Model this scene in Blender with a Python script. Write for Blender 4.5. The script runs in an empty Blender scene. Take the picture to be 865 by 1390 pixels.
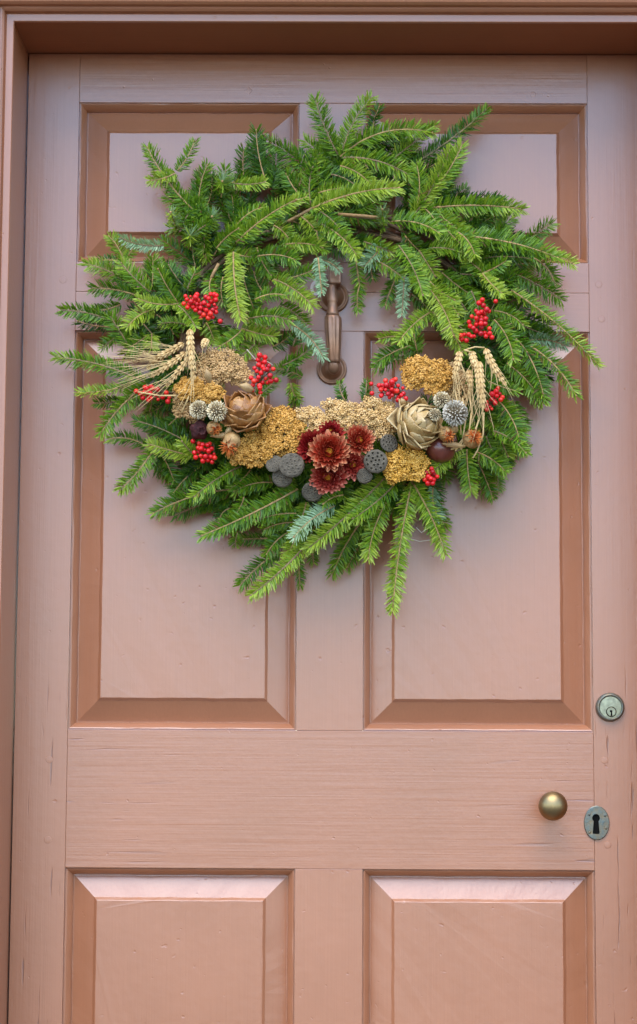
import bpy, bmesh, math, random
import numpy as np
from mathutils import Vector, Matrix
R = math.radians
C = bpy.context.scene.collection
scene = bpy.context.scene
random.seed(7); rng = np.random.default_rng(11)

# ------------------------------------------------------------------ camera
FPX, PITCH, YAW, ROLL = 2960.5, R(6.887), R(-0.552), R(0.294)
D, ZC = 3.06, 1.11
cy_, sy_, cp_, sp_, cr_, sr_ = math.cos(YAW), math.sin(YAW), math.cos(PITCH), math.sin(PITCH), math.cos(ROLL), math.sin(ROLL)
right0 = Vector((cy_, -sy_, 0)); fwd = Vector((cp_*sy_, cp_*cy_, sp_)); up0 = Vector((-sp_*sy_, -sp_*cy_, cp_))
right = cr_*right0 + sr_*up0; up = cr_*up0 - sr_*right0
cam_d = bpy.data.cameras.new('camera'); cam = bpy.data.objects.new('camera', cam_d); C.objects.link(cam)
M = Matrix((right, up, -fwd)).transposed().to_4x4(); M.translation = (0, -D, ZC)
cam.matrix_world = M
cam_d.sensor_fit = 'VERTICAL'; cam_d.sensor_height = 36; cam_d.sensor_width = 24
cam_d.lens = FPX/1390*36
cam_d.shift_y = -45/1390
cam_d.clip_start = 0.05; cam_d.clip_end = 3000
scene.camera = cam

# ------------------------------------------------------------------ daylight
SUN_EL, SUN_AZ = R(60), R(180+12)          # high, veiled sun in front of the house: soft light from above
w = bpy.data.worlds.new('World'); scene.world = w; w.use_nodes = True
nt = w.node_tree; bg = nt.nodes['Background']
sky = nt.nodes.new('ShaderNodeTexSky'); sky.sky_type = 'NISHITA'; sky.sun_disc = False
sky.sun_elevation = SUN_EL; sky.sun_rotation = SUN_AZ
sky.air_density = 1.0; sky.dust_density = .2; sky.ozone_density = 3.0
nt.links.new(sky.outputs[0], bg.inputs[0]); bg.inputs[1].default_value = 0.15
sun_d = bpy.data.lights.new('sun', 'SUN'); sun_d.energy = 0.9; sun_d.angle = R(50); sun_d.color = (1, .965, .91)
sun = bpy.data.objects.new('sun', sun_d); C.objects.link(sun)
sv = Vector((math.sin(SUN_AZ)*math.cos(SUN_EL), math.cos(SUN_AZ)*math.cos(SUN_EL), math.sin(SUN_EL)))
sun.rotation_euler = sv.to_track_quat('Z', 'Y').to_euler(); sun.location = (1, -4, 8)
scene.view_settings.view_transform = 'Standard'; scene.view_settings.look = 'None'
scene.view_settings.gamma = 1; scene.view_settings.use_curve_mapping = False
scene.view_settings.exposure = 2.03

# ------------------------------------------------------------------ helpers
ORI = {}
def P(px, py, depth=0.0):
    """point on the plane `depth` metres in front of the door face seen at photo pixel px, py"""
    x, y = px-432.5, py-650.0
    v = right*x - up*y + fwd*FPX
    t = (D-depth)/v.y
    return Vector((v.x*t, -depth, ZC+v.z*t))
def S(depth): return (D-depth)/FPX*1.012
def finish(o, parent, origin):
    po = ORI[parent.name] if parent else Vector((0, 0, 0))
    C.objects.link(o)
    if parent: o.parent = parent
    o.location = Vector(origin)-po; ORI[o.name] = Vector(origin)
    return o
def mesh(name, verts, faces, mat, parent=None, smooth=False, origin=None, label=None, kind=None):
    if origin is None: origin = ORI[parent.name] if parent else Vector((0, 0, 0))
    me = bpy.data.meshes.new(name)
    ov = np.asarray(verts, dtype=float).reshape(-1, 3)-np.array(origin)
    me.from_pydata(ov.tolist(), [], faces)
    if smooth: me.polygons.foreach_set('use_smooth', [True]*len(me.polygons))
    for m in (mat if isinstance(mat, (list, tuple)) else [mat]): me.materials.append(m)
    o = bpy.data.objects.new(name, me)
    finish(o, parent, origin)
    if label: o['label'] = label
    if kind: o['kind'] = kind
    return o
def inst(name, me, parent, loc, rot=None, scale=1.0):
    o = bpy.data.objects.new(name, me); finish(o, parent, loc)
    if rot is not None: o.rotation_euler = rot.to_euler()
    o.scale = (scale,)*3 if isinstance(scale, (int, float)) else scale
    return o
def from_bm(name, bm, mat, parent=None, smooth=False, origin=None, label=None, kind=None):
    bm.normal_update()
    vs = [v.co[:] for v in bm.verts]; bm.verts.index_update()
    fs = [[v.index for v in f.verts] for f in bm.faces]; bm.free()
    return mesh(name, vs, fs, mat, parent, smooth, origin, label, kind)
def empty(name, loc, label=None, cat=None, group=None, parent=None):
    o = bpy.data.objects.new(name, None); o.empty_display_size = .05
    finish(o, parent, Vector(loc))
    if label: o['label'] = label
    if cat: o['category'] = cat
    if group: o['group'] = group
    return o
class MB:
    def __init__(s): s.v = []; s.f = []
    def add(s, v, f):
        n = len(s.v); s.v += [tuple(q) for q in v]; s.f += [[i+n for i in q] for q in f]
def box_bm(x0, x1, y0, y1, z0, z1, bev=.0012, seg=2):
    bm = bmesh.new(); bmesh.ops.create_cube(bm, size=1)
    for v in bm.verts: v.co = ((x0+x1)/2+v.co.x*(x1-x0), (y0+y1)/2+v.co.y*(y1-y0), (z0+z1)/2+v.co.z*(z1-z0))
    if bev: bmesh.ops.bevel(bm, geom=bm.edges[:], offset=bev, segments=seg, profile=.6, affect='EDGES')
    return bm
def tube(mb, pts, radii, n=6, cap=True):
    pts = [Vector(p) for p in pts]; rings = []
    ref = None
    for i, p in enumerate(pts):
        t = (pts[min(i+1, len(pts)-1)]-pts[max(i-1, 0)]).normalized()
        if ref is None: ref = t.orthogonal().normalized()
        ref = (ref-t*ref.dot(t)).normalized(); b = t.cross(ref)
        r = radii[i] if hasattr(radii, '__len__') else radii
        rings.append([p+(ref*math.cos(a)+b*math.sin(a))*r for a in (2*math.pi*k/n for k in range(n))])
    v = [q for r_ in rings for q in r_]; f = []
    for i in range(len(pts)-1):
        for k in range(n):
            a, b = i*n+k, i*n+(k+1) % n
            f.append([a, b, b+n, a+n])
    if cap:
        f.append(list(range(n))[::-1]); m = (len(pts)-1)*n; f.append([m+k for k in range(n)])
    mb.add(v, f)
def bez(p0, p1, p2, n):
    return [p0*(1-t)**2+p1*2*t*(1-t)+p2*t*t for t in (i/n for i in range(n+1))]
def basis(axis, roll=0.0):
    a = Vector(axis).normalized(); u = Vector((0, 0, 1)); u = u-a*u.dot(a)
    if u.length < .1: u = Vector((1, 0, 0))-a*a.x
    u.normalize(); r_ = u.cross(a)
    if roll: q = Matrix.Rotation(roll, 3, a); u = q @ u; r_ = q @ r_
    return Matrix((r_, u, a)).transposed()        # columns: right, up, axis(out)
def lathe(mb, c, B, prof, n=32, mod=None):
    """prof: (radius, height) from the outer/back to the centre/front; revolved about B's third column"""
    v = []; f = []
    for (r_, h) in prof:
        for k in range(n):
            a = 2*math.pi*k/n; rr = r_*(mod(a, h) if mod else 1)
            v.append(c+B @ Vector((rr*math.cos(a), rr*math.sin(a), h)))
    for i in range(len(prof)-1):
        for k in range(n):
            a, b = i*n+k, i*n+(k+1) % n
            f.append([a, b, b+n, a+n])
    m = (len(prof)-1)*n; f.append([m+k for k in range(n)]); f.append([k for k in range(n)][::-1])
    mb.add(v, f)
def ico(sub):
    bm = bmesh.new(); bmesh.ops.create_icosphere(bm, subdivisions=sub, radius=1)
    v = np.array([q.co[:] for q in bm.verts]); bm.verts.index_update()
    f = np.array([[q.index for q in t.verts] for t in bm.faces]); bm.free(); return v, f
ICO1, ICO2 = ico(1), ico(2)

# ------------------------------------------------------------------ materials
def mat_base(name):
    m = bpy.data.materials.new(name); m.use_nodes = True
    n = m.node_tree.nodes; return m, n, m.node_tree.links, n['Principled BSDF']
def node(n, t, **k):
    q = n.new(t)
    for a, b in k.items():
        if a.startswith('i_'): q.inputs[a[2:].replace('_', ' ')].default_value = b
        else: setattr(q, a, b)
    return q
def ramp(n, stops):
    r_ = n.new('ShaderNodeValToRGB'); e = r_.color_ramp.elements
    while len(e) < len(stops): e.new(.5)
    for q, (p_, c) in zip(e, stops): q.position = p_; q.color = (*c, 1) if len(c) == 3 else c
    return r_
def simple(name, col, rough=.5, metal=0.0, var=.25, scale=60, spec=.5, bump=.15, col2=None, sss=0):
    m, n, l, b = mat_base(name)
    tc = node(n, 'ShaderNodeTexCoord'); nz = node(n, 'ShaderNodeTexNoise', i_Scale=scale, i_Detail=5.0)
    l.new(tc.outputs['Object'], nz.inputs['Vector'])
    c2 = col2 or tuple(c*(1-var) for c in col); c1 = tuple(min(1, c*(1+var)) for c in col) if not col2 else col
    rp = ramp(n, [(.3, c2), (.7, c1)]); l.new(nz.outputs['Fac'], rp.inputs[0]); l.new(rp.outputs[0], b.inputs['Base Color'])
    b.inputs['Roughness'].default_value = rough; b.inputs['Metallic'].default_value = metal
    b.inputs['Specular IOR Level'].default_value = spec
    if bump:
        bp = node(n, 'ShaderNodeBump', i_Strength=bump, i_Distance=.002); l.new(nz.outputs['Fac'], bp.inputs['Height']); l.new(bp.outputs[0], b.inputs['Normal'])
    if sss: b.inputs['Subsurface Weight'].default_value = sss; b.inputs['Subsurface Radius'].default_value = (.004, .002, .001)
    return m
def attr_mat(name, lo, hi, rough=.7, spec=.3, bump=0, mid=None):
    """colour from the per-piece 'tint' value stored on the mesh"""
    m, n, l, b = mat_base(name)
    a = node(n, 'ShaderNodeAttribute', attribute_name='tint')
    rp = ramp(n, [(0, lo), (1, hi)] if mid is None else [(0, lo), (.5, mid), (1, hi)])
    l.new(a.outputs['Fac'], rp.inputs[0]); l.new(rp.outputs[0], b.inputs['Base Color'])
    b.inputs['Roughness'].default_value = rough; b.inputs['Specular IOR Level'].default_value = spec
    return m
def set_tint(o, vals):
    a = o.data.attributes.new('tint', 'FLOAT', 'POINT'); a.data.foreach_set('value', np.asarray(vals, dtype=np.float32))

PAINT = (.355, .131, .056)
def paint(name, axis, crack=0.0, seed=0.0, flake=0.0, spec=1.0, dull=0.0):
    m, n, l, b = mat_base(name)
    tc = node(n, 'ShaderNodeTexCoord')
    def stretch(s_long, s_cross, off):
        mp = node(n, 'ShaderNodeMapping'); sc = [s_cross]*3; sc['xyz'.index(axis)] = s_long
        mp.inputs['Scale'].default_value = sc; mp.inputs['Location'].default_value = (off+seed, off*1.7, off*2.3+seed)
        l.new(tc.outputs['Object'], mp.inputs[0]); return mp
    g = node(n, 'ShaderNodeTexNoise', i_Scale=1.0, i_Detail=4.0, i_Roughness=.6); l.new(stretch(7, 420, 1.3).outputs[0], g.inputs['Vector'])      # brush marks
    g2 = node(n, 'ShaderNodeTexNoise', i_Scale=1.0, i_Detail=3.0); l.new(stretch(3, 110, 4.1).outputs[0], g2.inputs['Vector'])               # raised grain
    bl = node(n, 'ShaderNodeTexNoise', i_Scale=5.0, i_Detail=5.0, i_Roughness=.6); l.new(tc.outputs['Object'], bl.inputs['Vector'])           # blotches
    fn = node(n, 'ShaderNodeTexNoise', i_Scale=75.0, i_Detail=4.0); l.new(tc.outputs['Object'], fn.inputs['Vector'])                         # paint lumps
    rp = ramp(n, [(.3, tuple(c*.93 for c in PAINT)), (.7, tuple(c*1.06 for c in PAINT))]); l.new(bl.outputs['Fac'], rp.inputs[0])
    mx = node(n, 'ShaderNodeMix', data_type='RGBA', blend_type='MULTIPLY'); mx.inputs[0].default_value = .5
    rg = ramp(n, [(.3, (.92, .91, .90)), (.65, (1.03, 1.03, 1.03))]); l.new(g.outputs['Fac'], rg.inputs[0])
    l.new(rp.outputs[0], mx.inputs[6]); l.new(rg.outputs[0], mx.inputs[7]); col = mx.outputs[2]
    # height
    a1 = node(n, 'ShaderNodeMath', operation='MULTIPLY_ADD'); l.new(g2.outputs['Fac'], a1.inputs[0]); a1.inputs[1].default_value = .9; gm = node(n, 'ShaderNodeMath', operation='MULTIPLY'); gm.inputs[1].default_value = .55; l.new(g.outputs['Fac'], gm.inputs[0]); l.new(gm.outputs[0], a1.inputs[2])
    a2 = node(n, 'ShaderNodeMath', operation='MULTIPLY_ADD'); l.new(fn.outputs['Fac'], a2.inputs[0]); a2.inputs[1].default_value = .8; l.new(a1.outputs[0], a2.inputs[2])
    pn = node(n, 'ShaderNodeTexNoise', i_Scale=95.0, i_Detail=1.0); l.new(tc.outputs['Object'], pn.inputs['Vector'])
    pr = ramp(n, [(.20, (1, 1, 1)), (.27, (0, 0, 0))]); l.new(pn.outputs['Fac'], pr.inputs[0])
    a4 = node(n, 'ShaderNodeMath', operation='MULTIPLY_ADD'); l.new(pr.outputs[0], a4.inputs[0]); a4.inputs[1].default_value = -1.2; l.new(a2.outputs[0], a4.inputs[2])
    h = a4.outputs[0]
    if crack or flake:
        ck = node(n, 'ShaderNodeTexNoise', i_Scale=1.0, i_Detail=2.0, i_Distortion=.4); l.new(stretch(9, 150, 7.7).outputs[0], ck.inputs['Vector'])
        cr = ramp(n, [(.30, (1, 1, 1)), (.355, (0, 0, 0))]); l.new(ck.outputs['Fac'], cr.inputs[0])
        sx = node(n, 'ShaderNodeSeparateXYZ'); l.new(tc.outputs['Object'], sx.inputs[0])
        mk = node(n, 'ShaderNodeMath', operation='ABSOLUTE'); l.new(sx.outputs[0], mk.inputs[0])
        mr = node(n, 'ShaderNodeMapRange'); l.new(mk.outputs[0], mr.inputs[0])
        mr.inputs[1].default_value = .19 if crack else -1; mr.inputs[2].default_value = .36 if crack else -.5
        m3 = node(n, 'ShaderNodeMath', operation='MULTIPLY'); l.new(cr.outputs[0], m3.inputs[0]); l.new(mr.outputs[0], m3.inputs[1])
        pz = node(n, 'ShaderNodeMapRange'); l.new(sx.outputs[2], pz.inputs[0]); pz.inputs[1].default_value = 1.08; pz.inputs[2].default_value = .95   # the lower part of the door is the weathered one
        m4 = node(n, 'ShaderNodeMath', operation='MULTIPLY'); l.new(m3.outputs[0], m4.inputs[0]); l.new(pz.outputs[0], m4.inputs[1])
        a3 = node(n, 'ShaderNodeMath', operation='MULTIPLY_ADD'); l.new(m4.outputs[0], a3.inputs[0]); a3.inputs[1].default_value = -3.2*max(crack, flake); l.new(h, a3.inputs[2]); h = a3.outputs[0]
        mc = node(n, 'ShaderNodeMix', data_type='RGBA'); l.new(m4.outputs[0], mc.inputs[0]); l.new(col, mc.inputs[6]); mc.inputs[7].default_value = (.22, .09, .05, 1); col = mc.outputs[2]
    l.new(col, b.inputs['Base Color'])
    bp = node(n, 'ShaderNodeBump', i_Strength=.42, i_Distance=.0006); l.new(h, bp.inputs['Height']); l.new(bp.outputs[0], b.inputs['Normal'])
    rr = node(n, 'ShaderNodeMapRange'); l.new(bl.outputs['Fac'], rr.inputs[0]); rr.inputs[3].default_value = .27+dull; rr.inputs[4].default_value = .38+dull
    l.new(rr.outputs[0], b.inputs['Roughness']); b.inputs['Specular IOR Level'].default_value = spec
    return m
P_V = paint('salmon_paint_upright_grain', 'z', 0, 0, .45); P_MU = paint('salmon_paint_mullion', 'z', 0, 41.0); P_H = paint('salmon_paint_level_grain', 'x', .32, 3.1)
P_RS = paint('salmon_paint_flaking', 'z', 0, 33.0, .8)
P_PAN = paint('salmon_paint_panel', 'z', 0, 9.4); P_PEG = paint('salmon_paint_peg', 'z', 0, 5.2)
P_FR = paint('frame_paint_upright', 'z', 0, 14.0, 0, .9, .04); P_FH = paint('frame_paint_level', 'x', 0, 21.0, 0, .9, .04); P_SOF = paint('dull_soffit_paint', 'x', 0, 27.0, 0, .15, .3)

# ------------------------------------------------------------------ setting
def ground_mat():
    m, n, l, b = mat_base('brick_red_paving')
    tc = node(n, 'ShaderNodeTexCoord'); br = node(n, 'ShaderNodeTexBrick', i_Scale=4.0)
    br.inputs['Color1'].default_value = (.085, .060, .045, 1); br.inputs['Color2'].default_value = (.07, .05, .038, 1); br.inputs['Mortar'].default_value = (.09, .08, .07, 1)
    l.new(tc.outputs['Object'], br.inputs['Vector']); l.new(br.outputs[0], b.inputs['Base Color']); b.inputs['Roughness'].default_value = .85
    return m
G = 400
o = mesh('ground', [(-G, -G, 0), (G, -G, 0), (G, G, 0), (-G, G, 0)], [[0, 1, 2, 3]], ground_mat()); o['kind'] = 'structure'

a_, b_, c_, d_ = -.3777, -.0592, .0341, .3551
JL, JR = -.4540, .4316
Z = lambda t: ZC+t
t1, t2, t3, t4, t5, TOP = Z(.9159), Z(.6812), Z(.5817), Z(.0160), Z(-.1739), Z(.9899)
t6, BOT = Z(-.72), Z(-.95)
E_ = .1413; OUT = .13
wallm = simple('lime_plaster', (.50, .40, .32), .9, 0, .08, 14, .3, .3)
mb = MB()
def wbox(mb, x0, x1, y0, y1, z0, z1):
    v = [(x0, y0, z0), (x1, y0, z0), (x1, y1, z0), (x0, y1, z0), (x0, y0, z1), (x1, y0, z1), (x1, y1, z1), (x0, y1, z1)]
    mb.add(v, [[0, 1, 5, 4], [1, 2, 6, 5], [2, 3, 7, 6], [3, 0, 4, 7], [4, 5, 6, 7], [3, 2, 1, 0]])
wx = .03
wbox(mb, -5, JL-wx, -E_+.012, .2, 0, TOP+wx); wbox(mb, JR+wx, 5, -E_+.012, .2, 0, TOP+wx); wbox(mb, -5, 5, -E_+.012, .2, TOP+wx, 4.6)
o = mesh('house_wall', mb.v, mb.f, wallm); o['kind'] = 'structure'
o = from_bm('door_step', box_bm(JL-.25, JR+.25, -.62, .1, .001, BOT-.012, .01), simple('dark_stone', (.12, .10, .085), .85, 0, .15, 20), None); o['kind'] = 'structure'

# ------------------------------------------------------------------ door frame
frame = empty('door_frame', ((JL+JR)/2, -E_/2, BOT), 'salmon painted wooden door frame with deep reveal and stepped casing round the door', 'door frame')
def sheet(name, pts_rows, mat, parent, label=None):
    """rows of equal length joined into quads"""
    n = len(pts_rows[0]); v = [p for r_ in pts_rows for p in r_]
    f = [[i*n+k, i*n+k+1, (i+1)*n+k+1, (i+1)*n+k] for i in range(len(pts_rows)-1) for k in range(n-1)]
    return mesh(name, v, f, mat, parent, False, None, label)
YF = -E_
from_bm('jamb', box_bm(JL-.028, JL, YF+.0005, .05, BOT, TOP, .001), P_FR, frame)
from_bm('jamb', box_bm(JR, JR+.028, YF+.0005, .05, BOT, TOP, .001), P_FR, frame)
from_bm('head', box_bm(JL-.028, JR+.028, YF+.0005, .05, TOP, TOP+.028, .001), P_SOF, frame)
from_bm('threshold', box_bm(JL, JR, YF-.01, .05, BOT-.011, BOT-.001, .001), P_FH, frame)
# casing profile: (distance out from the opening, y)
CP = [(-.0015, YF+.004), (-.0015, YF-.0005), (-.0005, YF-.0020), (.0085, YF-.0022), (.0100, YF-.0012), (.0104, YF-.0030), (.0112, YF-.0090), (.0138, YF-.0118), (.0162, YF-.0128), (.0164, YF-.0150),
      (.0172, YF-.0200), (.0200, YF-.0240), (.0225, YF-.0250), (.0235, YF-.0258), (.085, YF-.0258), (.105, YF-.0258), (.107, YF-.0240), (.107, YF+.014)]
def casing(side):
    rows = []
    for (q, y) in CP:
        if side == 'l': rows.append([(JL-q, y, BOT), (JL-q, y, TOP+q)])
        elif side == 'r': rows.append([(JR+q, y, TOP+q), (JR+q, y, BOT)])
        else: rows.append([(JL-q, y, TOP+q), (JR+q, y, TOP+q)])
    return rows
sheet('casing', casing('l'), P_FR, frame); sheet('casing', casing('r'), P_FR, frame); sheet('casing', casing('t'), P_FH, frame)

# ------------------------------------------------------------------ door
door = empty('door', ((JL+JR)/2, 0, BOT), 'salmon pink six panel wooden door with peeling paint behind the wreath', 'door')
TH = .04
gl = .002
def board(name, x0, x1, z0, z1, mat, label=None): return from_bm(name, box_bm(x0, x1, 0, TH, z0, z1, .0006), mat, door, False, None, label)
ls = board('stile', JL+gl, a_-.0002, BOT+.004, TOP-.0015, P_V); rs = board('stile', d_+.0002, JR-gl, BOT+.004, TOP-.0015, P_RS)
from_rail = []
tr = board('rail', a_, d_, t1, TOP-.0015, P_H)
zj = P(780, 398).z
board('rail', a_, d_, zj+.0002, t2, P_H); board('rail', a_, d_, t3, zj-.0002, P_H)      # frieze rail in two planks with an open joint
lr = board('rail', a_, d_, t5, t4, P_H); board('rail', a_, d_, BOT+.004, t6, P_H)
for (z0, z1) in ((t2, t1), (t4, t3), (t6, t5)): board('mullion', b_, c_, z0+.0002, z1-.0002, P_MU)
MOULD = [(0, .0), (.0003, .0030), (.0013, .0032), (.0017, .0020), (.0032, .0030), (.0058, .0062), (.0082, .0098), (.0098, .0135), (.0102, .0175), (.0102, .020)]
PANEL = [(.004, .0185), (.0118, .0176), (.0400, .0062), (.0404, .0060), (.0440, .0022), (.0448, .0018)]
def loops(x0, x1, z0, z1, prof, closed_centre=False, n=36):
    v = []; f = []; m = 4*n
    for li, (i, y) in enumerate(prof):
        cs = [(x0+i, z0+i), (x1-i, z0+i), (x1-i, z1-i), (x0+i, z1-i)]
        ph = rng.uniform(0, 6.28, 4); ph[:2] *= .15
        amp = .00022 if 0 < li < len(prof)-(0 if closed_centre else 1) else 0
        for j in range(4):
            (ax, az), (bx, bz) = cs[j], cs[(j+1) % 4]; nx, nz = -(bz-az), bx-ax; q = math.hypot(nx, nz); nx /= q; nz /= q
            for k in range(n):
                t = k/n; d = q*t; en = min(1, 6*min(t, 1-t))
                o = amp*en*(math.sin(d*61+ph[0]+j)+.7*math.sin(d*143+ph[1]+2*j)+.35*math.sin(d*331+ph[2]))
                v.append((ax+(bx-ax)*t+nx*o, y+.6*amp*en*math.sin(d*97+ph[1]+j), az+(bz-az)*t+nz*o))
    for k in range(len(prof)-1):
        for j in range(m):
            a, b = k*m+j, k*m+(j+1) % m; f.append([a, b, b+m, a+m])
    if closed_centre: q = (len(prof)-1)*m; f.append([q+j for j in range(m)])
    return v, f
for k, (x0, x1, z0, z1) in enumerate([(a_, b_, t2, t1), (c_, d_, t2, t1), (a_, b_, t4, t3), (c_, d_, t4, t3), (a_, b_, t6, t5), (c_, d_, t6, t5)]):
    v, f = loops(x0, x1, z0, z1, PANEL, True); p = mesh('panel', v, f, P_PAN, door)
    v, f = loops(x0, x1, z0, z1, MOULD); mesh('moulding', v, f, P_MU, p)
def peg(px, py, par, r_=.0052, sq=False):
    c = P(px, py); mb = MB(); B = basis((0, -1, 0), random.random())
    lathe(mb, c+Vector((0, .001, 0)), B, [(r_, 0), (r_, .0008), (r_*.9, .0013), (r_*.3, .0014)], 4 if sq else 14)
    mesh('peg', mb.v, mb.f, P_PEG, par, False, c)
for q in [(67, 1031), (65, 1140), (85.7, 380), (83, 421)]: peg(*q, ls)
for q in [(813, 386), (817, 433), (821, 1032), (825, 1147)]: peg(*q, rs)
peg(338, 123, tr, .0055, True); peg(724, 128, tr, .004); 

# door furniture ---------------------------------------------------
brown = simple('brown_enamelled_iron', (.30, .148, .080), .36, .45, .3, 45, .6, .12)
brass = simple('aged_brass', (.30, .215, .10), .42, 1.0, .18, 70, .5, .05, (.30, .20, .09))
patina = simple('verdigris_brass', (.135, .165, .15), .45, .7, .2, 160, .5, .3, (.22, .16, .09))
steel = simple('greenish_brass_face', (.30, .29, .19), .42, .8, .25, 200, .5, .1)
black = simple('void_shade_black', (.006, .005, .004), .9, 0, 0, 10, .1, 0)  # flat black painted for the shade inside keyhole, keyway and plug groove
FRONT = basis((0, -1, 0))
kn = empty('door_knocker', P(451, 450, 0), 'brown painted iron door knocker with fluted handle hanging inside the wreath', None, None, door)
def rosette(px, py, rpx):
    c = P(px, py, 0); s = S(0); r_ = rpx*s; mb = MB()
    lathe(mb, c, FRONT, [(r_, 0), (r_, .004), (r_*.96, .0062), (r_*.88, .0065), (r_*.80, .0045), (r_*.70, .0046), (r_*.60, .010), (r_*.42, .0155), (r_*.2, .018), (r_*.05, .0185)], 40)
    return mesh('rosette', mb.v, mb.f, brown, kn, True, c)
rosette(452, 404, 21.5); rosette(450.5, 502, 20.5)
top_c = P(455, 376, .03)
from_bm('hinge_block', box_bm(top_c.x-.0085, top_c.x+.0085, -.042, -.012, top_c.z-.012, top_c.z+.012, .0025), brown, kn)
mb = MB()
hx = [(452, 386, .030), (451, 402, .034), (449.5, 418, .037), (449.5, 430, .039), (450.5, 450, .041), (451.5, 470, .041), (452.5, 488, .038), (453, 500, .034)]
zt, zb = P(452, 384, .03).z, P(453, 503, .034).z
def knock(prof, name, flute=0):
    mbx = MB(); v = []; n = 48
    for (py, rp, dep) in prof:
        c = P(451+(py-400)*.022, py, dep)
        for k in range(n):
            a = 2*math.pi*k/n
            r_ = rp*S(dep)*(1-(flute*abs(math.sin(a*4.5)) if 432 < py < 489 else 0))
            v.append(c+Vector((r_*math.cos(a), r_*math.sin(a)*.85, 0)))
    f = [[i*n+k, i*n+(k+1) % n, (i+1)*n+(k+1) % n, (i+1)*n+k] for i in range(len(prof)-1) for k in range(n)]
    f += [[k for k in range(n)][::-1], [(len(prof)-1)*n+k for k in range(n)]]
    return mesh(name, v, f, brown, kn, True)
knock([(382, 5.5, .034), (392, 6.2, .036), (404, 6.6, .037), (407, 7.2, .037), (409.5, 7.2, .037), (411, 6.4, .037), (418, 7.0, .038), (424, 8.0, .039), (428, 9.4, .040)], 'neck')
knock([(428, 9.0, .040), (430, 11.0, .040), (433, 12.0, .040), (436, 12.3, .0405), (450, 11.6, .042), (465, 10.6, .042), (478, 9.6, .041), (488, 9.0, .039), (491, 8.8, .038), (493, 8.0, .037)], 'handle', .16)
knock([(491, 6.2, .037), (494, 7.5, .036), (498, 8.2, .035), (502, 8.0, .034), (506, 6.0, .033), (508, 2.5, .033)], 'striker')
# knob
kc = P(750.5, 1094, .045); s = S(.045); rk = 19.3*s; base = Vector((kc.x, 0, kc.z))
knob = empty('door_knob', Vector((kc.x, 0, kc.z)), 'round aged brass door knob', None, None, door)
mb = MB(); n_ = 18
prof = [(.008, .022), (.009, .026)]+[(rk*math.sin(t), .048-rk*.86*math.cos(t)) for t in [math.pi*(.14+.86*k/n_) for k in range(n_)]]+[(.0006, .048+rk*.86)]
lathe(mb, base, FRONT, prof, 48); mesh('knob_ball', mb.v, mb.f, brass, knob, True)
mb = MB(); lathe(mb, base, FRONT, [(.013, 0), (.013, .002), (.0095, .004), (.0082, .008), (.008, .026)], 32); mesh('knob_neck', mb.v, mb.f, brass, knob, True)
# cylinder lock
lc = P(828, 960, 0); s = S(0); R_ = 19.2*s
lock = empty('cylinder_lock', lc, 'round greenish brass cylinder lock with a small keyway', None, None, door)
mb = MB(); lathe(mb, lc, FRONT, [(R_, 0), (R_, .003), (R_*.97, .006), (R_*.88, .0085), (R_*.80, .009), (R_*.78, .0075)], 48); mesh('lock_ring', mb.v, mb.f, patina, lock, True)
mb = MB(); lathe(mb, lc+Vector((0, 0, -.0005)), FRONT, [(R_*.77, .003), (R_*.77, .0082), (R_*.74, .0088), (R_*.1, .0092)], 48); mesh('lock_face', mb.v, mb.f, steel, lock)
pc = lc+Vector((.0008, 0, -.0065))
mb = MB(); lathe(mb, pc, FRONT, [(.0072, .006), (.0072, .0094), (.0069, .0097), (.0064, .0097), (.0062, .0092)], 32); mesh('plug_groove', mb.v, mb.f, black, lock)
mb = MB(); lathe(mb, pc, FRONT, [(.0062, .006), (.0062, .0101), (.0058, .0105), (.001, .0105)], 32); mesh('key_plug', mb.v, mb.f, steel, lock)
mb = MB()
wbox(mb, pc.x-.0011, pc.x+.0011, -.0108, -.0060, pc.z-.0055, pc.z+.0005); wbox(mb, pc.x-.0022, pc.x+.0012, -.0109, -.0060, pc.z-.0005, pc.z+.0022); mesh('keyway', mb.v, mb.f, black, lock)
# keyhole plate
ec = P(810, 1117, 0); rx, rz = 16.8*s, 22.6*s
plate = empty('keyhole_plate', ec, 'oval verdigris brass keyhole plate', None, None, door)
n = 72
def keyhole(a):
    r0, cz = 5.2*s, 6.5*s; dx, dz = math.cos(a), math.sin(a); best = 0     # from a centre inside the hole, march outward
    t = 0
    while t < .03:
        x, z = dx*t, dz*t
        inside = (x*x+(z-cz)**2 < r0*r0) or (-14.5*s < z < cz and abs(x) < (3.0+.085*max(0, -(z-cz)/s))*s)
        if not inside: break
        best = t; t += .00015
    return best
v = []; 
ang = [2*math.pi*k/n for k in range(n)]
for (yy, kk) in ((-.0005, 1.0), (-.0020, 1.0), (-.0028, .95)):
    v += [(ec.x+rx*kk*math.cos(a), yy, ec.z+rz*kk*math.sin(a)) for a in ang]
for yy in (-.0030, -.0006):
    v += [(ec.x-.001+keyhole(a)*math.cos(a), yy, ec.z+keyhole(a)*math.sin(a)) for a in ang]
f = [[i*n+k, i*n+(k+1) % n, (i+1)*n+(k+1) % n, (i+1)*n+k] for i in range(4) for k in range(n)]
mesh('plate', v, f, patina, plate)
v = [(ec.x-.001+keyhole(a)*1.02*math.cos(a), -.0005, ec.z+keyhole(a)*1.02*math.sin(a)) for a in ang]+[(ec.x-.001, -.0005, ec.z)]
mesh('keyhole', v, [[k, (k+1) % n, n] for k in range(n)], black, plate)  # black sheet in place of the unlit depth of the hole
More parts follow.
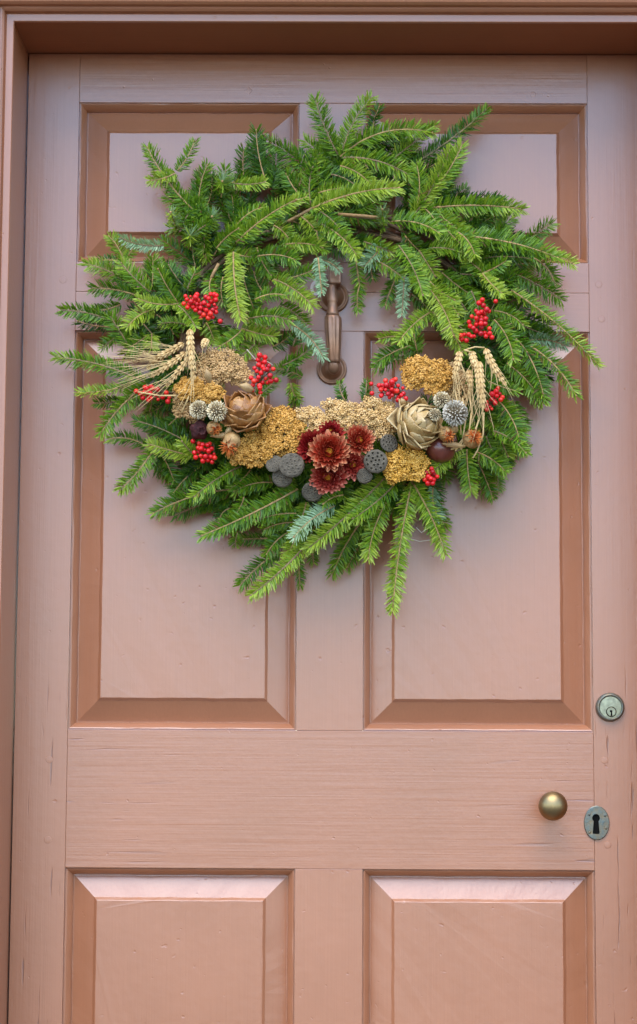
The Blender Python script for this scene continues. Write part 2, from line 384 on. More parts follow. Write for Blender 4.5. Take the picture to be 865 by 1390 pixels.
for (dx, dz) in ((-10, 11), (11, 10), (-10, -12.5), (12, -7)):
    mb = MB(); c = ec+Vector((dx*s, 0, dz*s)); lathe(mb, c, FRONT, [(.0017, .002), (.0017, .0034), (.001, .0040), (.0002, .0041)], 12); mesh('screw', mb.v, mb.f, patina, plate, True)

# ------------------------------------------------------------------ wreath
wreath = empty('wreath', P(452, 640, .02), 'green fir wreath with dried flowers, red berries, wheat and artichokes hanging on the door', 'wreath')
def needle_mat():
    m, n, l, b = mat_base('fir_needles')
    a = node(n, 'ShaderNodeAttribute', attribute_name='tint')
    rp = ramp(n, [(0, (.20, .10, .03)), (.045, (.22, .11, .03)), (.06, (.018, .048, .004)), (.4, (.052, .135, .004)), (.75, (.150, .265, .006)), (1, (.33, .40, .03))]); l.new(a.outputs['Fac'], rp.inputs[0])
    ru = ramp(n, [(0, (.11, .22, .07)), (1, (.36, .48, .25))]); l.new(a.outputs['Fac'], ru.inputs[0])
    ge = node(n, 'ShaderNodeNewGeometry'); mx = node(n, 'ShaderNodeMix', data_type='RGBA')
    l.new(ge.outputs['Backfacing'], mx.inputs[0]); l.new(rp.outputs[0], mx.inputs[6]); l.new(ru.outputs[0], mx.inputs[7]); l.new(mx.outputs[2], b.inputs['Base Color'])
    b.inputs['Roughness'].default_value = .40; b.inputs['Specular IOR Level'].default_value = .38
    tr = node(n, 'ShaderNodeBsdfTranslucent'); l.new(rp.outputs[0], tr.inputs[0]); ms = node(n, 'ShaderNodeMixShader'); ms.inputs[0].default_value = .22
    out = n['Material Output']; l.new(b.outputs[0], ms.inputs[1]); l.new(tr.outputs[0], ms.inputs[2]); l.new(ms.outputs[0], out.inputs[0])
    return m
NEEDLE = needle_mat()
TWIG = simple('tan_fir_twig', (.40, .225, .085), .6, 0, .25, 150, .4, .3)
TWIG2 = simple('grey_brown_fir_twig', (.27, .165, .08), .7, 0, .3, 150, .3, .4)
BARK = simple('brown_bark', (.16, .09, .045), .8, 0, .35, 120, .3, .5)
LAY = {0: (.034, .024), 1: (.050, .048), 2: (.066, .072), 3: (.080, .096), 4: (.085, .115)}
def nrm(a): return a/np.maximum(np.linalg.norm(a, axis=-1, keepdims=True), 1e-9)
nsprig = [0]
INNER = []
def sprig(x0, y0, x1, y1, L=1, w=13, bend=0, under=0, end=0, dark=0.0, inner=False):
    w = w*.90
    db, dt = LAY[L]
    jit = rng.uniform(-.005, .005)
    p0 = np.array(P(x0, y0, max(.02, db+jit))); p2 = np.array(P(x1, y1, max(.020, dt+jit+(.02 if end else 0))))
    if end: p0 = np.array(P(x0, y0, max(.02, db-.03)))
    chord = p2-p0; ln = np.linalg.norm(chord)
    perp = np.array([-(y1-y0), 0, -(x1-x0)])*S(.06)/max(1, math.hypot(x1-x0, y1-y0))   # image perpendicular (x right, y down -> z up)
    p1 = (p0+p2)/2+perp*bend*2*0+perp/np.linalg.norm(perp)*bend*2*S(.06)
    p1[1] -= .004+.03*ln*rng.uniform(.2, 1.2)
    hw = w*S(.06)*1.02
    nst = max(14, int(ln/.0016))
    t = np.linspace(.0, 1.0, nst)[:, None]
    C0 = p0*(1-t)**2+p1*2*t*(1-t)+p2*t*t
    T = nrm(2*(1-t)*(p1-p0)+2*t*(p2-p1))
    V = np.array([0, -1., 0.])
    Nn = V-T*(T@V)[:, None]
    if end: Nn = np.array([0, 0, 1.])-T*(T[:, 2:3])
    Nn = nrm(Nn); B = np.cross(T, Nn)
    rl = rng.normal(0, .28); Nn, B = Nn*math.cos(rl)+B*math.sin(rl), B*math.cos(rl)-Nn*math.sin(rl)
    k = 4
    idx = np.repeat(np.arange(nst), k); m = len(idx)
    tt = t[idx, 0]
    side = np.where(np.arange(m) % 2 == 0, 1., -1.)
    topn = rng.random(m) < .30
    phi = np.where(topn, rng.uniform(28, 62, m), rng.uniform(62, 112, m))*np.pi/180*side
    if end: phi = rng.uniform(0, 2*np.pi, m)
    al = (rng.normal(67, 9, m)-32*np.clip((tt-.75)/.25, 0, 1)**1.5)*np.pi/180
    if end: al = rng.normal(62, 14, m)*np.pi/180
    ll = hw/np.sin(57*np.pi/180)*rng.normal(1, .15, m)*np.where(topn, .78, 1)*np.clip(.62+tt*3, 0, 1)*(1-.30*np.clip((tt-.8)/.2, 0, 1))
    Ti, Ni, Bi = T[idx], Nn[idx], B[idx]
    rad = Ni*np.cos(phi)[:, None]+Bi*np.sin(phi)[:, None]
    d = Ti*np.cos(al)[:, None]+rad*np.sin(al)[:, None]
    base = C0[idx]+rad*.0008
    nu = nrm(Ni*.9+Ti*.35*rng.uniform(.2, 1, m)[:, None]+rad*rng.normal(0, .15, m)[:, None]); nu = nrm(nu-d*np.sum(nu*d, 1)[:, None])
    wd = np.cross(d, nu); tw = rng.normal(0, .38, m)[:, None]; wd, nu = wd*np.cos(tw)+nu*np.sin(tw), nu*np.cos(tw)-wd*np.sin(tw)
    hwid = rng.normal(.00084, .00012, m)[:, None]
    curl = (Ti*.10+Ni*rng.normal(.08, .08, m)[:, None])
    mid = base+d*(ll*.52)[:, None]; tip = base+(d+curl)*ll[:, None]
    vs = np.stack([base-wd*hwid*.5, base+wd*hwid*.5, mid+wd*hwid, mid-wd*hwid, tip+wd*hwid*.42, tip-wd*hwid*.42], 1).reshape(-1, 3)
    vs[:, 1] = np.minimum(vs[:, 1], -.003)
    o6 = np.arange(m)*6
    fa = np.stack([o6, o6+1, o6+2, o6+3], 1); fb = np.stack([o6+3, o6+2, o6+4, o6+5], 1)
    faces = np.concatenate([fa, fb])
    if under: faces = faces[:, ::-1]
    tone = rng.normal(.56, .15)-dark+(.13 if L >= 2 else 0)  # light put into the tint: front layers sunlit and lighter, inner sprays darker
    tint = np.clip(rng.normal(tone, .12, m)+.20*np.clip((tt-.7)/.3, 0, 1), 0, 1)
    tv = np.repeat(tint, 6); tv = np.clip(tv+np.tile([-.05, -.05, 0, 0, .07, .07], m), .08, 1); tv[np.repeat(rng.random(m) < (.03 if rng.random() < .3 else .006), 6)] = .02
    mbt = MB(); npt = 9; r0 = .0012 if ln < .09 else .0016
    cp = [Vector((p0*(1-q)**2+p1*2*q*(1-q)+p2*q*q)) for q in np.linspace(0, 1, npt)]
    tube(mbt, cp, [r0*(1-.5*i/(npt-1)) for i in range(npt)], 5)
    if rng.random() < .55:                      # terminal bud
        q = cp[-1]; vv = ICO1[0]*np.array([.0019, .0019, .0019])+np.array(q); mbt.add(vv.tolist(), ICO1[1].tolist())
    if inner: INNER.append((vs, faces, np.clip(tv, 0, 1))); return
    s_ = mesh('fir_sprig', mbt.v, mbt.f, TWIG if rng.random() < .7 else TWIG2, wreath, True, Vector(p0))
    me = bpy.data.meshes.new('needles'); loc = vs-p0
    me.vertices.add(len(vs)); me.vertices.foreach_set('co', loc.astype(np.float32).ravel())
    me.loops.add(len(faces)*4); me.loops.foreach_set('vertex_index', faces.astype(np.int32).ravel())
    me.polygons.add(len(faces)); me.polygons.foreach_set('loop_start', np.arange(len(faces), dtype=np.int32)*4)
    me.update(calc_edges=True); me.materials.append(NEEDLE)
    no = bpy.data.objects.new('needles', me); finish(no, s_, Vector(p0)); set_tint(no, np.clip(tv, 0, 1)); no['kind'] = 'stuff'
    nsprig[0] += 1

# base x y, tip x y, layer, half width, bend (+ = to the right hand of the direction, seen in the picture), u = pale underside out, e = end on
SPRIGS = """
262 285 200 200 1 12 -5|241 232 264 192 2 10 3|238 235 203 245 2 10 -3|240 310 232 288 2 11 0 e
270 285 282 224 1 12 -4|303 256 302 246 2 14 0 e|300 268 306 228 1 12|335 262 331 203 0 12|365 256 348 177 1 14 -4|318 249 360 247 2 10 3
408 266 389 236 1 13|414 262 398 226 1 13|423 282 437 203 1 14 -9|321 329 402 271 4 13 -4|395 276 416 268 2 9|320 308 358 281 3 9 -4
372 306 398 334 2 12 -3|409 294 438 330 2 13 -3|424 282 468 322 3 14 -5|278 350 275 296 1 13|288 305 288 294 2 14 0 e|258 330 258 319 2 14 0 e
317 294 314 262 1 12|294 337 324 310 3 12|250 300 275 270 1 11|262 318 290 300 2 11
459 210 428 134 2 14 -3|465 205 504 133 2 13 -5|505 186 515 145 1 9 -2|462 213 587 180 2 14 -17|570 182 592 171 2 9|466 214 556 238 2 14 -7
535 215 572 186 1 12|560 225 660 149 1 13 4|585 262 627 197 2 13 4|560 295 611 203 2 12 4|563 290 566 224 2 13 5|462 225 505 252 2 12 -4|450 237 486 255 2 12 -3
432 262 472 254 2 11|424 283 542 255 4 14 -6|459 291 522 297 1 12|532 301 596 316 3 15 -6|575 282 597 318 2 12 -4|590 290 643 340 2 14 -5|521 312 519 284 2 11 0 e
580 283 710 284 2 13 -4|655 320 682 293 0 10|630 321 757 350 3 16 -5|740 345 779 359 2 10 -2|715 330 750 303 1 12 -2|600 303 634 337 2 13|620 314 645 347 3 13 -4
640 354 724 352 1 13 -4|688 362 728 357 0 12|724 350 753 385 1 13 -5|700 372 762 407 1 13|655 371 687 354 3 9|655 371 683 399 3 11|660 374 634 352 2 11|666 381 707 383 1 11
625 372 670 376 1 12|694 394 812 496 2 13 -5|671 422 710 441 2 11 -4|708 442 748 458 1 12|718 462 768 470 1 10 -4 u|720 470 782 537 2 12 -6|671 434 697 488 3 13 -5|690 450 716 478 2 12
714 476 739 543 2 13 -3|688 493 737 547 2 13 -4|664 518 703 531 2 11|678 545 706 600 3 15 -4|670 585 714 615 3 11 -4|698 545 713 582 0 11|634 610 640 669 2 12|627 609 591 638 3 12 3
648 614 686 640 2 13 -3|660 592 684 634 1 13|648 625 669 676 1 11|672 625 678 664 0 10|680 600 692 627 0 10|660 560 690 620 1 13
558 652 605 753 3 13 -4|558 660 533 830 3 13 3|588 662 596 704 1 10 4 u|548 665 532 698 1 12|524 682 500 758 2 13 4|497 700 451 780 1 13 4|536 657 479 704 3 13 -3|522 649 419 744 3 14 -3
499 710 499 752 0 10|454 687 399 729 3 13 4 u|466 672 439 684 3 9|417 738 341 808 3 12 -3|380 748 326 795 1 12 3|392 722 362 752 2 12|416 682 390 756 2 12 -2|405 757 407 797 0 8|426 738 426 765 0 8
404 664 274 727 4 13 -3|370 655 318 667 2 12 4|402 697 349 707 3 9 3|398 709 358 719 2 9|368 731 326 732 0 10|327 633 264 674 3 12 3|318 664 208 697 1 13 6|318 674 277 691 0 9|274 633 236 669 1 12
216 612 236 652 1 10|331 675 317 700 2 10|312 690 298 706 1 9|323 723 320 740 0 9|340 638 315 662 2 11|290 640 280 665 1 11|345 690 330 712 1 11|440 690 420 730 1 12|470 690 450 720 1 12
197 519 75 485 2 12 6|183 520 107 533 2 11 -4|167 543 130 547 1 9|200 522 136 590 3 12 5|257 602 184 571 2 11 3|198 605 147 596 1 10 5|262 620 203 603 2 12|208 611 163 665 2 12 -3|252 558 224 582 1 11|266 620 247 599 3 9|206 543 198 567 0 10
222 333 164 323 2 9 -5 u|168 355 148 321 2 10 3|167 354 184 329 1 9|180 388 115 358 1 12 4|203 396 165 357 2 13|167 356 132 355 0 8|194 404 125 391 2 12 3|243 412 187 405 3 9 -5|206 393 207 349 1 13
242 411 215 365 3 11|250 390 229 360 1 12|254 394 265 368 2 11|164 413 120 421 1 9 -4|151 435 83 421 2 11 3|175 470 148 427 2 13|150 444 106 436 1 10|210 420 173 444 3 13 4|162 454 138 472 1 10|199 456 175 472 2 11|206 453 206 474 2 11
252 441 219 439 2 10|242 415 266 445 4 10|213 427 236 453 1 11|195 440 230 475 1 12
317 342 327 434 3 13 3|312 343 352 349 2 11|350 348 402 353 3 12 -4|349 336 368 374 2 11|370 380 433 362 2 12 5|372 379 425 416 3 13 -4|387 332 438 336 2 12 -3|432 350 437 398 3 8 0 u|433 352 461 368 2 7 -3 u
346 407 388 401 3 10 -4|337 433 393 434 3 12 -4|328 446 373 457 2 11|396 440 440 487 2 9 -5 u|384 496 422 473 1 10|398 470 413 448 1 11|347 467 322 487 2 12|303 376 303 412 2 12|287 378 288 402 2 11|278 316 281 352 1 12|280 438 291 464 2 11
327 449 298 470 3 12|350 420 345 450 1 12|380 415 415 440 1 12|360 400 345 370 1 12|330 375 345 420 1 12|390 300 420 310 1 12|370 470 395 455 0 11
541 333 574 401 4 13 -4|437 304 484 346 4 13 -4|430 312 441 340 2 12|494 328 533 343 2 12|522 333 496 360 2 12 0 u|483 340 490 395 1 10|488 388 486 422 1 9|503 345 506 378 1 10|508 353 547 378 2 12
539 374 523 414 1 10|549 376 546 427 2 9 0 u|582 391 616 456 4 13 -4|587 423 628 478 3 13 -4|584 424 541 464 3 12 3|542 457 515 460 1 8|568 466 512 491 1 12|566 476 560 440 1 12|584 382 617 407 3 13|569 340 591 375 2 13
583 337 638 348 2 13 -4|606 408 622 427 2 12|614 438 634 452 2 12|560 370 585 410 1 13|600 370 640 400 1 13|620 400 650 440 1 13|560 400 590 430 1 12|630 340 660 370 1 13|550 320 575 345 1 13|540 480 510 500 0 12|575 470 545 485 0 12
640 395 655 440 2 12|640 420 628 455 1 12|655 480 690 520 1 12|650 500 660 560 1 13
410 512 375 500 0 9|470 545 462 520 1 8 -3|495 545 498 518 1 8|405 540 396 545 0 9|350 470 375 440 0 12|345 540 375 515 1 9|395 520 405 545 0 10|390 505 402 488 1 8
"""
rowsS = []
for part in SPRIGS.replace('\n', '|').split('|'):
    q = part.split()
    if len(q) < 5: continue
    fl = [x for x in q if x in 'ue']; q = [float(x) for x in q if x not in 'ue']
    rowsS.append((q, fl))
for q, fl in rowsS:
    sprig(q[0], q[1], q[2], q[3], int(q[4]), q[5] if len(q) > 5 else 13, q[6] if len(q) > 6 else rng.uniform(-3, 3), 'u' in fl, 'e' in fl)
# inner sprays filling the wreath body, tinted darker for the shade behind the outer ones
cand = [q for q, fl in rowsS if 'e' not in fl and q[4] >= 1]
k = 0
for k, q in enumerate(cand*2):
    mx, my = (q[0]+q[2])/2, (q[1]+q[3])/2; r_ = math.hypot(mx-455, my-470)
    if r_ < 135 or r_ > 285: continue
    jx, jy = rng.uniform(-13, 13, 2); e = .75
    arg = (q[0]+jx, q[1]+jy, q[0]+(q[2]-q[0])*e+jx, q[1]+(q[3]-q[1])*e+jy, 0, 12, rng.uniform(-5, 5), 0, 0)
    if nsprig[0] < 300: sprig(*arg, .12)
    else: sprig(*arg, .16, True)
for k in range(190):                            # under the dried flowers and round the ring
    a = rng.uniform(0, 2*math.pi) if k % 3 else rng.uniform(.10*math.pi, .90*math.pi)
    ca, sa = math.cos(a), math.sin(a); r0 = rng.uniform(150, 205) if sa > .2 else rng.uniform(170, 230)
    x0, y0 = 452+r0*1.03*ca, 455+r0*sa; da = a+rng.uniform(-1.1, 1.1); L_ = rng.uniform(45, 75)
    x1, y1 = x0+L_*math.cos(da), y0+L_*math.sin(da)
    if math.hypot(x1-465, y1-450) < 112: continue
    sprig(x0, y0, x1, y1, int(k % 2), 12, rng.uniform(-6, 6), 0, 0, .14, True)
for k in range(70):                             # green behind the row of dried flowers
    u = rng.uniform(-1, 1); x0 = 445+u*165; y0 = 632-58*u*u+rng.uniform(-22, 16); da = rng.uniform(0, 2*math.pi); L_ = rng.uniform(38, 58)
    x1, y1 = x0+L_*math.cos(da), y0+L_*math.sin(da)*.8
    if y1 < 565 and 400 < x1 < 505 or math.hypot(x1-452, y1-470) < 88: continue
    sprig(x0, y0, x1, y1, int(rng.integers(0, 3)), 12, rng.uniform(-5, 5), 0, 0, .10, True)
vs = np.concatenate([i[0] for i in INNER]); off = np.cumsum([0]+[len(i[0]) for i in INNER[:-1]])
fs = np.concatenate([i[1]+o for i, o in zip(INNER, off)])
io = mesh('inner_sprays', vs, fs.tolist(), NEEDLE, wreath, False, None, None, 'stuff'); set_tint(io, np.concatenate([i[2] for i in INNER]))
# ring of bound stems
mb = MB()
ringc = P(452, 470, .026)
for j in range(5):
    pts = []
    for i in range(49):
        a = 2*math.pi*i/48; rr = (208+7*math.sin(3*a+j)+5*(j-2))*S(.04)
        pts.append(ringc+Vector((rr*math.cos(a)*1.03, .007*math.sin(5*a+j*1.3), rr*math.sin(a)*.84)))
    tube(mb, pts, .0035, 6, False)
mesh('wreath_ring', mb.v, mb.f, BARK, wreath, True)
# bare woody stems seen between the sprays
for pts in ([(286, 380), (291, 369), (297, 358)], [(391, 301), (420, 285), (452, 270)], [(312, 345), (345, 347), (372, 360)], [(459, 291), (490, 293), (522, 296)], [(329, 432), (350, 440), (372, 452)], [(655, 371), (640, 352), (622, 340)]):
    mb = MB(); tube(mb, [P(x, y, .062) for x, y in pts], [.0026, .0024, .0022, .0018][:len(pts)], 7); mesh('bare_stem', mb.v, mb.f, TWIG, wreath, True)

# ---- yarrow heads
Y_TAN = attr_mat('tan_yarrow', (.30, .16, .055), (.64, .39, .17), .8, .2, mid=(.47, .265, .095))
Y_GOLD = attr_mat('gold_yarrow', (.26, .10, .012), (.68, .36, .09), .8, .2, mid=(.47, .215, .032))
Y_PALE = attr_mat('pale_gold_yarrow', (.34, .18, .055), (.72, .47, .21), .8, .2, mid=(.55, .32, .105))
Y_YEL = attr_mat('yellow_gold_yarrow', (.32, .14, .012), (.76, .43, .10), .8, .2, mid=(.56, .27, .034))
STALK = simple('dry_stalk', (.25, .17, .08), .8, 0, .3, 90, .3, .3)
def yarrow(ells, mat, depth, label, rr=1.6, dome=11, tilt=(0, 0)):
    xs = [e[0] for e in ells]; ys = [e[1] for e in ells]
    x0, x1 = min(e[0]-e[2] for e in ells), max(e[0]+e[2] for e in ells); y0, y1 = min(e[1]-e[3] for e in ells), max(e[1]+e[3] for e in ells)
    def ins(x, y): return max((1-((x-e[0])/e[2])**2-((y-e[1])/e[3])**2) for e in ells)
    cx, cy = sum(xs)/len(xs), sum(ys)/len(ys); s = S(depth); s_c = P(cx, cy, depth-.03)
    # umbellets, then florets on each
    cen = []; tries = 0
    while tries < 5000:
        tries += 1; x, y = rng.uniform(x0, x1), rng.uniform(y0, y1); d_ = ins(x, y)
        if d_ < .03: continue
        if all((x-a)**2+(y-b)**2 > 6.4**2 for a, b, _, _ in cen): cen.append((x, y, d_, rng.uniform(4.8, 6.4)))
    pos = []; tint = []; st = MB()
    lift = lambda x, y, d_: depth+s*(dome*math.sqrt(max(0, min(1, d_)))-dome*.5+tilt[0]*(x-cx)+tilt[1]*(y-cy))
    base = P(cx, cy+2, max(.03, depth-.035))
    for (x, y, d_, ru) in cen:
        dz = lift(x, y, d_)+rng.normal(0, 1.3)*s; ct = rng.normal(0, .10)
        tube(st, bez(base, P((x+cx)/2, (y+cy)/2, (dz+base.y*-1)/2+.008), P(x, y, dz-.004), 4), [.0016, .0013, .001, .001, .0028], 5)
        n = int(ru*ru*math.pi/4.9*1.15)
        for i in range(n):
            r_ = ru*math.sqrt((i+.5)/n); a = i*2.39996+x
            hx = math.sqrt(max(0, 1-(r_/ru)**2*.8))*ru*.42
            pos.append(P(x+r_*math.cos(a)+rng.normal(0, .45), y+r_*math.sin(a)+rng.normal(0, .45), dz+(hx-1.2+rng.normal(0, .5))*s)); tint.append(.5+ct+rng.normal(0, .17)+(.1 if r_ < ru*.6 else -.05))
    yo = mesh('yarrow_head', st.v, st.f, STALK, wreath, True, base, label)
    V, F = ICO1; n = len(pos); sc = rng.normal(rr*.95, .22, n)*s
    vs = (np.array(pos)[:, None, :]+V[None]*sc[:, None, None]*np.array([1, .85, 1])).reshape(-1, 3)
    vs += rng.normal(0, .00025, vs.shape)
    fs = (F[None]+(np.arange(n)*len(V))[:, None, None]).reshape(-1, 3)
    fo = mesh('florets', vs, fs.tolist(), mat, yo, True, base, None, 'stuff')
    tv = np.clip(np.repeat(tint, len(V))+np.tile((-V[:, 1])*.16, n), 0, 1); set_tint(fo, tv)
yarrow([(300, 498, 32, 22), (326, 509, 13, 12), (283, 511, 22, 20)], Y_TAN, .105, 'large tan yarrow head above the brown artichoke', 1.5, 12)
yarrow([(259, 528, 19, 14), (287, 533, 15, 10)], Y_GOLD, .112, 'dark gold yarrow head behind the left globe thistles', 1.9, 8)
yarrow([(251, 549, 15, 17), (264, 558, 12, 12), (245, 535, 9, 12)], Y_TAN, .098, 'tan yarrow head left of the globe thistles', 1.5, 9)
yarrow([(379, 582, 31, 27), (394, 598, 17, 20), (349, 611, 34, 22), (326, 617, 12, 12), (370, 602, 25, 18)], Y_GOLD, .104, 'largest golden yarrow head, right of the brown artichoke', 1.75, 13)
yarrow([(418, 565, 19, 11), (436, 574, 18, 10), (428, 588, 13, 10)], Y_PALE, .100, 'pale yarrow head, leftmost of the row above the strawflowers', 1.6, 9)
yarrow([(468, 562, 26, 16), (470, 577, 16, 8), (447, 549, 8, 6)], Y_PALE, .102, 'pale gold yarrow head in the middle above the strawflowers', 1.6, 10)
yarrow([(511, 563, 27, 18), (526, 570, 16, 18), (508, 547, 12, 8), (519, 588, 11, 8)], Y_PALE, .104, 'pale gold yarrow head left of the green artichoke', 1.6, 11)
yarrow([(572, 505, 25, 18), (590, 512, 22, 22), (559, 515, 12, 14)], Y_GOLD, .104, 'golden yarrow head above the green artichoke', 1.75, 12)
yarrow([(614, 517, 16, 26), (624, 535, 11, 26)], Y_TAN, .085, 'tan yarrow head behind the right wheat ears', 1.7, 9)
yarrow([(548, 622, 26, 15), (536, 639, 13, 15), (565, 634, 16, 16)], Y_YEL, .106, 'bright yellow yarrow head below the green artichoke', 1.65, 10)

# ---- berries
def berry_mat():
    m, n, l, b = mat_base('red_berry'); oi = node(n, 'ShaderNodeObjectInfo')
    rp = ramp(n, [(0, (.36, .006, .010)), (.25, (.60, .008, .010)), (.8, (.72, .010, .008)), (1, (.76, .035, .012))]); l.new(oi.outputs['Random'], rp.inputs[0]); l.new(rp.outputs[0], b.inputs['Base Color'])
    b.inputs['Roughness'].default_value = .30; b.inputs['Specular IOR Level'].default_value = .4; return m
RED = berry_mat()
bv, bf = ico(3)
bv = bv.copy(); top = bv[:, 2] > .93; bv[top, 2] -= (bv[top, 2]-.93)*1.7
bme = bpy.data.meshes.new('berry'); bme.from_pydata((bv*.0034).tolist(), [], bf.tolist()); bme.polygons.foreach_set('use_smooth', [True]*len(bf)); bme.materials.append(RED)
def berries(blobs, n, depth, root, label, extra=()):
    r0 = P(*root, depth-.03); st = MB(); so = empty('berry_spray', r0, label, None, None, wreath)
    pts = []; tries = 0
    while len(pts) < n and tries < 6000:
        tries += 1; e = blobs[int(rng.integers(len(blobs)))]
        a, q = rng.uniform(0, 2*math.pi), math.sqrt(rng.random()); x, y = e[0]+e[2]*q*math.cos(a), e[1]+e[3]*q*math.sin(a)
        dz = depth+rng.uniform(-7, 7)*S(depth)*math.sqrt(max(.05, 1-q*q))
        w3 = P(x, y, dz)
        if all((w3-p).length > .0062 for p in pts) and all(math.hypot(w3.x-p.x, w3.z-p.z) > .0036 for p in pts): pts.append(w3)
    for (x, y) in extra: pts.append(P(x, y, depth))
    for p in pts:
        tube(st, bez(r0, (r0+p)/2+Vector((rng.normal(0, .003), .004, rng.normal(0, .003))), p, 5), [.0009, .0008, .0007, .0006, .0006, .0005], 4)
        rot = Matrix.Rotation(rng.uniform(0, 6.28), 3, 'Y') @ Matrix.Rotation(R(90)+rng.normal(0, .6), 3, 'X') @ Matrix.Rotation(rng.normal(0, .6), 3, 'Y')
        inst('berry', bme, so, p, rot, float(rng.normal(.98, .13)))
    mesh('spray_stems', st.v, st.f, STALK, so, True)
berries([(262, 410, 14, 11), (280, 420, 17, 13), (288, 405, 9, 6)], 40, .112, (285, 425), 'red berry spray at the upper left, above the upright wheat ear', [(299, 436), (252, 402), (291, 400)])
berries([(358, 505, 14, 14), (355, 522, 15, 13), (356, 490, 6, 10)], 27, .108, (352, 520), 'red berry spray above the brown artichoke, beside the knocker', [(354, 483), (375, 516), (341, 513)])
berries([(210, 538, 24, 7), (205, 530, 12, 7)], 18, .100, (240, 535), 'red berry spray at the far left, under the wheat awns', [(185, 531), (228, 545)])
berries([(275, 612, 13, 13), (283, 618, 11, 11)], 20, .105, (290, 602), 'red berry spray low on the left, below the maroon seed pod', [(262, 599), (285, 602)])
berries([(527, 527, 18, 13), (538, 533, 12, 11)], 26, .108, (545, 535), 'red berry spray below right of the knocker', [(504, 521), (505, 534), (537, 515), (551, 541)])
berries([(648, 436, 13, 14), (655, 422, 9, 13), (633, 458, 11, 6), (660, 450, 8, 8)], 34, .108, (648, 455), 'red berry spray at the upper right, above the wheat ears', [(655, 407), (673, 409), (668, 458)])
berries([(675, 539, 9, 9), (664, 550, 5, 8)], 14, .096, (668, 548), 'red berry spray at the far right, behind the largest wheat ear', [(676, 527)])
berries([(585, 648, 9, 9)], 14, .104, (580, 640), 'small red berry cluster below the green artichoke', [(586, 636)])

# ---- globe thistles
TH_C = simple('thistle_core', (.13, .09, .045), .85, 0, .2, 200, .2, .2); TH_S = attr_mat('cream_thistle_spikes', (.22, .155, .075), (.88, .76, .52), .75, .2, mid=(.62, .47, .25))
def thistle(px, py, rpx, depth, label, mat=TH_S, n=190):
    c = P(px, py, depth); r_ = rpx*S(depth); to = mesh('globe_thistle', (ICO2[0]*r_*.68+np.array(c)).tolist(), ICO2[1].tolist(), TH_C, wreath, True, c, label)
    v = []; f = []; tv = []
    for i in range(n):
        y = 1-2*(i+.5)/n; a = i*2.39996; q = math.sqrt(1-y*y); d_ = Vector((q*math.cos(a), y, q*math.sin(a)))
        d_ = (d_+Vector(rng.normal(0, .05, 3))).normalized(); u = d_.orthogonal().normalized(); b = d_.cross(u); rr = r_*.066*rng.uniform(.8, 1.2); L_ = r_*rng.uniform(.93, 1.04)
        k = len(v)
        for ph in (0, 2.1, 4.2): v.append(c+d_*r_*.55+(u*math.cos(ph)+b*math.sin(ph))*rr*.4)
        for ph in (0, 2.1, 4.2): v.append(c+d_*L_*.93+(u*math.cos(ph)+b*math.sin(ph))*rr)
        v.append(c+d_*L_*1.03)
        f += [[k, k+1, k+4, k+3], [k+1, k+2, k+5, k+4], [k+2, k, k+3, k+5], [k+3, k+4, k+6], [k+4, k+5, k+6], [k+5, k+3, k+6]]
        t_ = rng.normal(.62, .12); tv += [.05]*3+[t_]*3+[min(1, t_+.35)]
    so = mesh('spikes', v, f, mat, to, False, c, None, 'stuff'); set_tint(so, np.clip(tv, 0, 1))
TH_G = attr_mat('grey_thistle_spikes', (.13, .10, .07), (.74, .66, .52), .75, .2, mid=(.42, .35, .25))
thistle(269.5, 556, 13, .124, 'cream globe thistle, left one of the pair beside the brown artichoke')
thistle(294.5, 558, 14.5, .132, 'cream globe thistle, right one of the pair beside the brown artichoke')
thistle(600, 543, 12, .120, 'cream globe thistle right above the small one by the green artichoke'); thistle(590.5, 563, 9.2, .137, 'smallest globe thistle, against the green artichoke', n=130)
thistle(618, 561, 18, .132, 'largest globe thistle, grey, right of the green artichoke', TH_G, 230)

